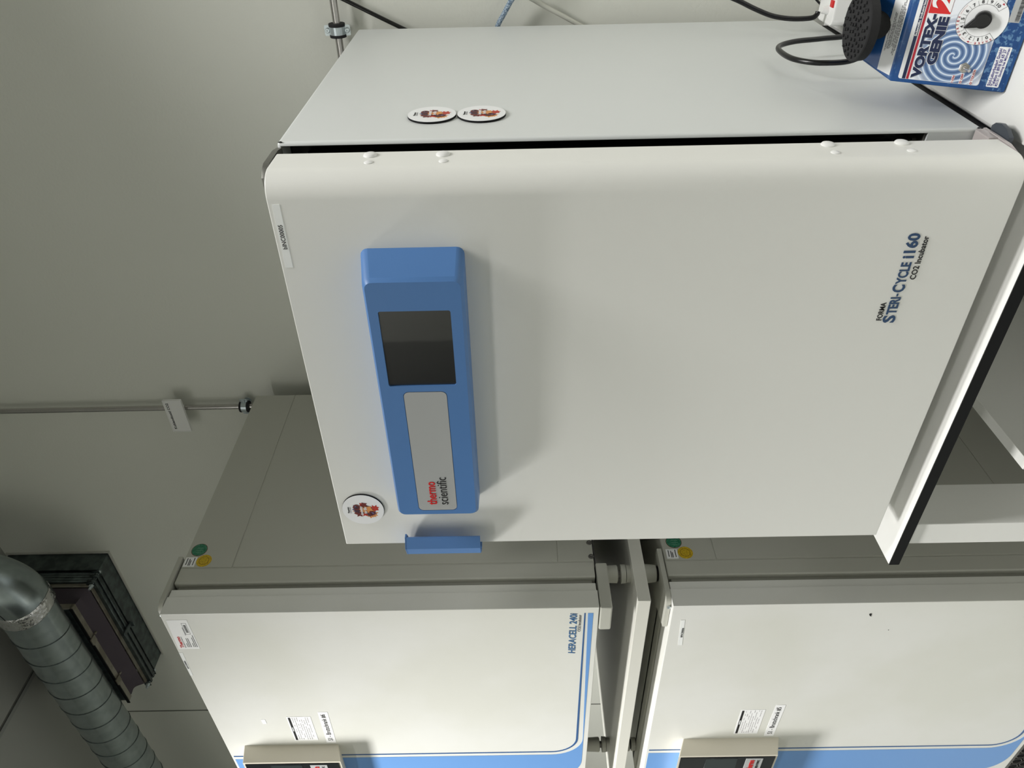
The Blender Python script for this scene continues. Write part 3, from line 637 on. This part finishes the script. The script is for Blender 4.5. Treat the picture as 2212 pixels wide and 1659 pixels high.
# spiral duct
ax_y, ax_z, rD = 0.431, 2.168, 0.078
XE = -1.545
du = thing('spiral_duct', 'round galvanised spiral duct hanging in front of the wall collar', 'duct', ((XE-3.9)/2, ax_y, ax_z-rD))
MB().cyl((XE, ax_y, ax_z), (-3.9, ax_y, ax_z), rD, n=72, cap=True).build('tube', GALV, du)
pts = []; n_t = 30*24
for i in range(n_t):
    a = 2*PI*i/30; x = XE-0.09-0.098*i/30
    if x < -3.88: break
    pts.append((x, ax_y+(rD+0.0003)*math.cos(a), ax_z+(rD+0.0003)*math.sin(a)))
MB().tube(pts, 0.0018, 6, 1).build('seam', GALVD, du)
Re = 0.105
el = [(XE-0.02, ax_y, ax_z)] + [(XE+Re*math.sin(t), ax_y, ax_z+Re-Re*math.cos(t)) for t in [k*PI/2/14 for k in range(15)]] + [(XE+Re, ax_y, CE)]
eb = MB().tube(el, rD+0.003, 64, 1).build('elbow', GALV, du, angle=60)
# pressed seam running round the elbow's flank
def flank(q, off): return [(XE+(Re+off)*math.sin(t), ax_y-math.sqrt(max((rD+0.003)**2-off**2, 0)), ax_z+Re-(Re+off)*math.cos(t)) for t in [k*PI/2/14 for k in range(15)]]
MB().tube(flank(0, 0.0), 0.0012, 6, 1).build('seam', BLACK, eb)
pts = []
m = MB(); rr = random.Random(2)
b = bmesh.new(); rings = []
for j in range(10):
    x = XE+0.012-0.006*j; ring = []
    for k in range(72):
        a = 2*PI*k/72; q = rD+0.0045+(0.0022*rr.random() if 0 < j < 9 else -0.0015); ring.append(b.verts.new((x+0.004*math.sin(3*a)+rr.uniform(-0.001, 0.001), ax_y+q*math.cos(a), ax_z+q*math.sin(a))))
    rings.append(ring)
for p, q in zip(rings, rings[1:]):
    for k in range(72): b.faces.new((p[k], p[(k+1) % 72], q[(k+1) % 72], q[k]))
m.add(b); m.build('foil_tape', FOIL, du, 'crinkled shiny foil tape round the joint', angle=20)

# ------------------------------------------------------------------ vortex mixer
x0, x1 = 0.0384, 0.1600
mx = thing('vortex_mixer', 'blue vortex shaker with a black round rubber top and a swirl-print label', 'laboratory shaker', (0.0992, 0.10, -0.025))
# section (Y,Z) of the case, left to right the width narrows towards the head
sec = [(0.02076, -0.0235, 0), (0.084, 0.101, 0), (0.126, 0.1330, 0.022), (0.150, 0.1330, 0.022), (0.188, 0.100, 0.004), (0.196, 0.06, 0), (0.196, -0.0235, 0)]
vs = []
for y, z, ins in sec: vs += [(x0+ins, y, z), (x1-ins, y, z)]
fs = [(2*i, 2*i+1, 2*i+3, 2*i+2) for i in range(len(sec)-1)] + [(12, 13, 1, 0), tuple(range(0, 14, 2)), tuple(range(1, 14, 2))]
b = bmesh.new(); V = [b.verts.new(v) for v in vs]
for f in fs: b.faces.new([V[i] for i in f])
bmesh.ops.recalc_face_normals(b, faces=b.faces[:]); bmesh.ops.bevel(b, geom=b.edges[:], offset=0.0025, segments=3, profile=0.5, affect='EDGES')
m = MB(); m.add(b); m.build('case', BODYBLUE, mx)
MB().box(x0+0.008, x0+0.026, 0.03, 0.05, -0.025, -0.0230).box(x1-0.026, x1-0.008, 0.03, 0.05, -0.025, -0.0230).box(x0+0.008, x0+0.026, 0.165, 0.185, -0.025, -0.0230).box(x1-0.026, x1-0.008, 0.165, 0.185, -0.025, -0.0230).build('foot_pad', RUBBER, mx)
F0 = Vector((0, 0.020, -0.025)); FV = Vector((0, 0.064, 0.126)).normalized(); FN = X_.cross(FV); FR = (X_, FV, FN)
def fp(s_, t_, h=0.0): return F0+X_*s_+FV*t_+FN*h
# mottled lower strip of the front
MB().prism([(x0+0.002, 0.006), (x1-0.002, 0.006), (x1-0.002, 0.0335), (x0+0.002, 0.0335)], F0, X_, FV, FN, -0.0006, 0.0003).build('lower_front', MIXBLUE, mx)
LB = MB().prism(rrect(0.0445, 0.1545, 0.0345, 0.1330, 0.003), F0, X_, FV, FN, 0.0, 0.0005).build('front_label', WHITE, mx)
# swirl art with its own centred coordinates
sw = MB().prism(rrect(0.0450, 0.1540, 0.0350, 0.1190, 0.003), F0, X_, FV, FN, 0.0003, 0.0008).build('swirl_print', swirl_material(), mx)
at = sw.data.attributes.new('uvw', 'FLOAT_VECTOR', 'POINT'); L0 = root_loc(mx)
for i, v in enumerate(sw.data.vertices):
    P = v.co+L0-Vector((0, 0, Z0))-F0; at.data[i].vector = (P.x-0.0787, P.dot(FV)-0.0742, 0)
def strip(t0, t1, m_, nm, h=0.0010): return MB().prism([(0.0450, t0), (0.1540, t0), (0.1540, t1), (0.0450, t1)], F0, X_, FV, FN, 0.0004, h).build(nm, m_, mx)
strip(0.1240, 0.1280, NAVY, 'navy_bar'); strip(0.1200, 0.1228, DRED, 'red_bar')
text('Scientific Industries', 'lettering', WHITE, mx, fp(0.0988, 0.1247, 0.0010), X_, FV, 0.0430, 0.0029, off=0.02, depth=0.0002)
text('VORTEX-', 'lettering_outline', WHITE, mx, fp(0.0465, 0.1052, 0.0008), X_, FV, 0.0808, 0.0136, off=0.085, depth=0.0002)
text('VORTEX-', 'lettering', NAVY, mx, fp(0.0470, 0.1058, 0.0010), X_, FV, 0.0796, 0.0122, off=0.060, depth=0.0003)
text('GENIE', 'lettering_outline', WHITE, mx, fp(0.0645, 0.0916, 0.0008), X_, FV, 0.0604, 0.0138, off=0.085, depth=0.0002)
text('GENIE', 'lettering', NAVY, mx, fp(0.0652, 0.0922, 0.0010), X_, FV, 0.0590, 0.0124, off=0.060, depth=0.0003)
MB().prism(rrect(0.1272, 0.1530, 0.0932, 0.1190, 0.0008), F0, X_, FV, FN, 0.0006, 0.0011).build('red_square', RED, mx)
text('2', 'lettering', WHITE, mx, fp(0.1295, 0.0934, 0.0011), X_, FV, 0.0190, 0.0245, off=0.02, shear=0.2, depth=0.0002)
# dial face
dc = (0.1225, 0.0553)
MB().prism(circ(dc[0], dc[1], 0.0290, 64), F0, X_, FV, FN, 0.0008, 0.0012).build('dial_face', WHITE, mx)
def arcband(r0, r1, a0, a1, m_, nm, h=0.0014, n=48):
    mb = MB(); P = circ(dc[0], dc[1], r1, n, a0, a1); Q = circ(dc[0], dc[1], r0, n, a0, a1)
    for i in range(n): mb.prism([P[i], P[i+1], Q[i+1], Q[i]], F0, X_, FV, FN, 0.0011, h)
    return mb.build(nm, m_, mx)
arcband(0.0287, 0.0290, -52, 224, INK, 'dial_line'); arcband(0.0188, 0.0191, -52, 224, INK, 'dial_line')
def radial(txt, r, ang, size, m_, w=None):
    a = math.radians(ang); c_ = Vector((math.cos(a), math.sin(a))); up = X_*c_.x+FV*c_.y; rt = X_*c_.y-FV*c_.x
    w = w or size*0.75
    text(txt, 'numeral' if m_ is INK else 'lettering', m_, mx, fp(dc[0]+r*c_.x, dc[1]+r*c_.y, 0.0011)-rt*(w/2)-up*(size/2), rt, up, w, size, off=0.015, depth=0.0002)
for i in range(11):
    ang = 211-i*24.6
    radial(str(i), 0.0222, ang, 0.0038, INK, 0.0014 if i == 1 else (0.0052 if i == 10 else None))
    if i < 10:
        a = math.radians(ang-12.3); d_ = Vector((math.cos(a), math.sin(a)))
        q = Vector((-d_.y, d_.x))*0.00012
        MB().prism([(dc[0]+d_.x*r_+q.x*s_, dc[1]+d_.y*r_+q.y*s_) for r_, s_ in ((0.0190, 1), (0.0246, 1), (0.0246, -1), (0.0190, -1))], F0, X_, FV, FN, 0.0011, 0.0014).build('dial_tick', INK, mx)
for a in (224, -52):
    d_ = Vector((math.cos(math.radians(a)), math.sin(math.radians(a)))); q = Vector((-d_.y, d_.x))*0.00015
    MB().prism([(dc[0]+d_.x*r_+q.x*s_, dc[1]+d_.y*r_+q.y*s_) for r_, s_ in ((0.0190, 1), (0.0290, 1), (0.0290, -1), (0.0190, -1))], F0, X_, FV, FN, 0.0011, 0.0014).build('dial_tick', INK, mx)
for i, ch in enumerate('SHAKE'): radial(ch, 0.0268, 218-i*9.2, 0.0025, DRED)
for i, ch in enumerate('VORTEX'): radial(ch, 0.0268, 133-i*9.6, 0.0027, DRED)
arcband(0.0266, 0.0268, 141, 154, DRED, 'dial_arrow', n=8); arcband(0.0266, 0.0268, 165, 174, DRED, 'dial_arrow', n=6); arcband(0.0266, 0.0268, 52, 78, DRED, 'dial_arrow', n=8)
def arrow(ang, sgn):
    a = math.radians(ang); d_ = Vector((math.cos(a), math.sin(a))); q = Vector((-d_.y, d_.x))*sgn
    c_ = Vector(dc)+d_*0.0267
    MB().prism([tuple(c_+q*0.0030), tuple(c_+d_*0.0012), tuple(c_-d_*0.0012)], F0, X_, FV, FN, 0.0011, 0.0014).build('dial_arrow', DRED, mx)
arrow(165, -1); arrow(-40, -1)
# knob: knurled, pointing between 3 and 4
kn = MB(); kc = (0.1245, 0.0549); pa = math.atan2(0.0737-kc[1], 0.1138-kc[0]); P = []
for k in range(61):
    a = pa+math.radians(38)+(2*PI-math.radians(76))*k/60; rr_ = 0.0098+(0.00025 if k % 2 else -0.00015); P.append((kc[0]+rr_*math.cos(a), kc[1]+rr_*math.sin(a)))
P.append((kc[0]+0.0215*math.cos(pa-0.02), kc[1]+0.0215*math.sin(pa-0.02))); P.append((kc[0]+0.0215*math.cos(pa+0.02), kc[1]+0.0215*math.sin(pa+0.02)))
kn.prism(P, F0, X_, FV, FN, 0.0012, 0.0105, 0.0006)
P2 = [(kc[0]+(p[0]-kc[0])*0.80, kc[1]+(p[1]-kc[1])*0.80) for p in P]; kn.prism(P2, F0, X_, FV, FN, 0.0105, 0.0125, 0.0008)
kn.build('speed_knob', mat('black_knob', (24, 24, 26), 0.3), mx)
# toggle switch
tc_ = fp(0.0651, 0.0576, 0.0008)
ts = MB().lathe([(0, 0), (0.0068, 0), (0.0068, 0.0006), (0.0055, 0.0008), (0.0055, 0.0024), (0.0038, 0.0026), (0.0036, 0.0045), (0, 0.0045)], tc_, FN, 6).lathe([(0.0038, 0), (0.0036, 0.0052), (0.0024, 0.0052), (0, 0.0046)], tc_, FN, 24).build('toggle_switch', STEEL, mx)
MB().tube([tc_+FN*0.004, tc_+FN*0.010-FV*0.0035, tc_+FN*0.0145-FV*0.0062], lambda q: 0.0011+0.0009*q, 12, 4).build('lever', STEEL, ts)
for s0, t0, w, tx in ((0.0455, 0.0647, 0.0095, 'I ON'), (0.0452, 0.0548, 0.0130, 'O OFF'), (0.0450, 0.0425, 0.0195, 'O TOUCH')):
    MB().prism([(s0, t0), (s0+w, t0), (s0+w, t0+0.0036), (s0, t0+0.0036)], F0, X_, FV, FN, 0.0006, 0.0010).build('caption_patch', WHITE, mx)
    text(tx, 'lettering', DRED, mx, fp(s0+0.0005, t0+0.0005, 0.0010), X_, FV, w-0.001, 0.0026, off=0.02, depth=0.0002)
# stickers on the lower strip: supplier and bar code
MB().prism(rrect(0.0445, 0.0940, 0.0112, 0.0258, 0.0012), F0, X_, FV, FN, 0.0002, 0.0006).build('supplier_label', WHITE, mx)
for i, tx in enumerate(('Süd-Laborbedarf GmbH', 'Telefon 0 89/8 50 65 27', '82131 Gauting bei München')):
    text(tx, 'lettering', PURP, mx, fp(0.0462, 0.0213-i*0.0044, 0.0006), X_, FV, (0.0455, 0.0450, 0.0465)[i], 0.0034, off=0.008, depth=0.0002)
MB().prism(rrect(0.1225, 0.1540, 0.0140, 0.0262, 0.0008), F0, X_, FV, FN, 0.0002, 0.0006).build('barcode_label', SILVER, mx)
m = MB(); rr = random.Random(4); s_ = 0.1240
while s_ < 0.152:
    w = rr.choice((0.0003, 0.0005, 0.0009)); m.prism([(s_, 0.0150), (s_+w, 0.0150), (s_+w, 0.0195), (s_, 0.0195)], F0, X_, FV, FN, 0.0005, 0.0008); s_ += w+rr.choice((0.0003, 0.0005))
m.build('bar_code', INK, mx)
# shoulder label with the fitting instructions
S0 = Vector((0, 0.084, 0.101)); SV = Vector((0, 0.042, 0.032)).normalized(); SN = X_.cross(SV)
MB().prism([(0.0465, 0.0035), (0.1520, 0.0035), (0.1470, 0.0230), (0.0515, 0.0230)], S0, X_, SV, SN, -0.0003, 0.0004).build('instruction_label', WHITE, mx)
def sp(a, b_, h=0.0004): return S0+X_*a+SV*b_+SN*h
text('TO INSTALL ATTACHMENTS:', 'lettering', INK, mx, sp(0.0760, 0.0186), X_, SV, 0.0330, 0.0016, depth=0.0001)
text('TO REMOVE ATTACHMENTS:', 'lettering', INK, mx, sp(0.0800, 0.0125), X_, SV, 0.0330, 0.0016, depth=0.0001)
m = MB(); rr = random.Random(9)
for i, (a, w, t_) in enumerate(((0.079, 0.045, 0.0165), (0.079, 0.040, 0.0148), (0.083, 0.048, 0.0104), (0.074, 0.060, 0.0084), (0.072, 0.066, 0.0066), (0.078, 0.052, 0.0050))):
    q = a
    while q < a+w:
        l = rr.uniform(0.002, 0.006); m.prism([(q, t_), (q+l, t_), (q+l, t_+0.0009), (q, t_+0.0009)], S0, X_, SV, SN, 0.0003, 0.0006); q += l+0.0008
m.build('small_print', PRINTGREY, mx)
# head and rubber platform
hc = Vector((0.1050, 0.1080, 0.0))
MB().lathe([(0.021, 0.108), (0.019, 0.124), (0.019, 0.134), (0.022, 0.1425), (0, 0.1425)], (hc.x, hc.y+0.012, 0), n=40).build('neck', RUBBER, mx)  # black colour stands in for the shadow under the platform
ph = MB().lathe([(0, 0.1415), (0.036, 0.1415), (0.0425, 0.1430), (0.0436, 0.1550), (0.0425, 0.1565), (0, 0.1565)], (hc.x, hc.y, 0), n=64).build('rubber_platform', RUBBER, mx)
for rad, cnt, ph0 in ((0.0035, 3, 0.2), (0.0095, 6, 0.5), (0.0165, 9, 0.1), (0.0240, 13, 0.4), (0.0305, 17, 0.0), (0.0370, 20, 0.2)):
    for k in range(cnt):
        if len(ph.children) >= 90: break
        a = ph0+2*PI*k/cnt+random.uniform(-0.06, 0.06); q = rad+random.uniform(-0.0012, 0.0012)
        MB().lathe([(0.0021, 0), (0.0020, 0.0022), (0.0014, 0.0027), (0, 0.0028)], (hc.x+q*math.cos(a), hc.y+q*math.sin(a), 0.1563), n=10).build('nub', RUBBER, ph)
# ------------------------------------------------------------------ cables and white socket by the wall
o = MB().tube([(0.100, 0.196, 0.020), (0.098, 0.215, 0.035), (0.070, 0.225, 0.060), (0.034, 0.2304, 0.0899), (0.028, 0.2317, 0.1397), (0.026, 0.262, 0.1722), (0.026, 0.305, 0.1820), (0.027, 0.345, 0.1760), (0.030, 0.3640, 0.1450), (0.032, 0.372, 0.095), (0.036, 0.378, 0.045), (0.055, 0.40, 0.0), (0.085, 0.45, -0.0205), (0.12, 0.55, -0.0205)], 0.0043, 14, 8).build('power_cable', CABLE, None)
tag(o, 'black cable looping out behind the blue shaker beside the incubator side', 'cable')
o = MB().tube([(0.095, 0.575, 0.30), (0.0629, 0.57, 0.2056), (0.044, 0.565, 0.1600), (0.032, 0.56, 0.1250), (0.0275, 0.555, 0.090), (0.0290, 0.55, 0.0560), (0.0345, 0.55, 0.0460), (0.040, 0.551, 0.0440)], 0.0046, 14, 8).build('power_cable', CABLE, None)
tag(o, 'thick black cable curving across the wall into the white plug', 'cable')
pl = thing('plug_adapter', 'white mains plug adapter with a red switch, behind the blue shaker', 'plug', (0.055, 0.55, -0.025))
MB().prism(rrect(0.018, 0.110, 0.520, 0.600, 0.012), (0, 0, -0.004), X_, Y_, Z_, 0.0, 0.030, 0.003).build('housing', WPLAST, pl)
MB().lathe([(0.0085, 0.0), (0.0078, 0.003), (0.006, 0.0105), (0, 0.0105)], (0.042, 0.552, 0.0258)).build('socket_collar', WPLAST, pl)
MB().box(0.050, 0.062, 0.526, 0.540, 0.0255, 0.029, 0.001).build('switch', RED, pl, 'red switch')
for x, y in ((0.020, 0.592), (0.020, 0.528), (0.100, 0.592), (0.100, 0.528)): MB().box(x-0.004, x+0.008, y-0.008, y+0.006, -0.025, -0.003, 0.001).build('support', WPLAST, pl)

# a stray thin wire by the plug
o = MB().tube([(0.07, 0.60, 0.06), (0.055, 0.602, 0.038), (0.040, 0.604, 0.018), (0.030, 0.606, -0.005), (0.024, 0.61, -0.021)], 0.0022, 10).build('thin_wire', CABLE, None)
tag(o, 'thin black wire running down behind the white plug adapter', 'cable')
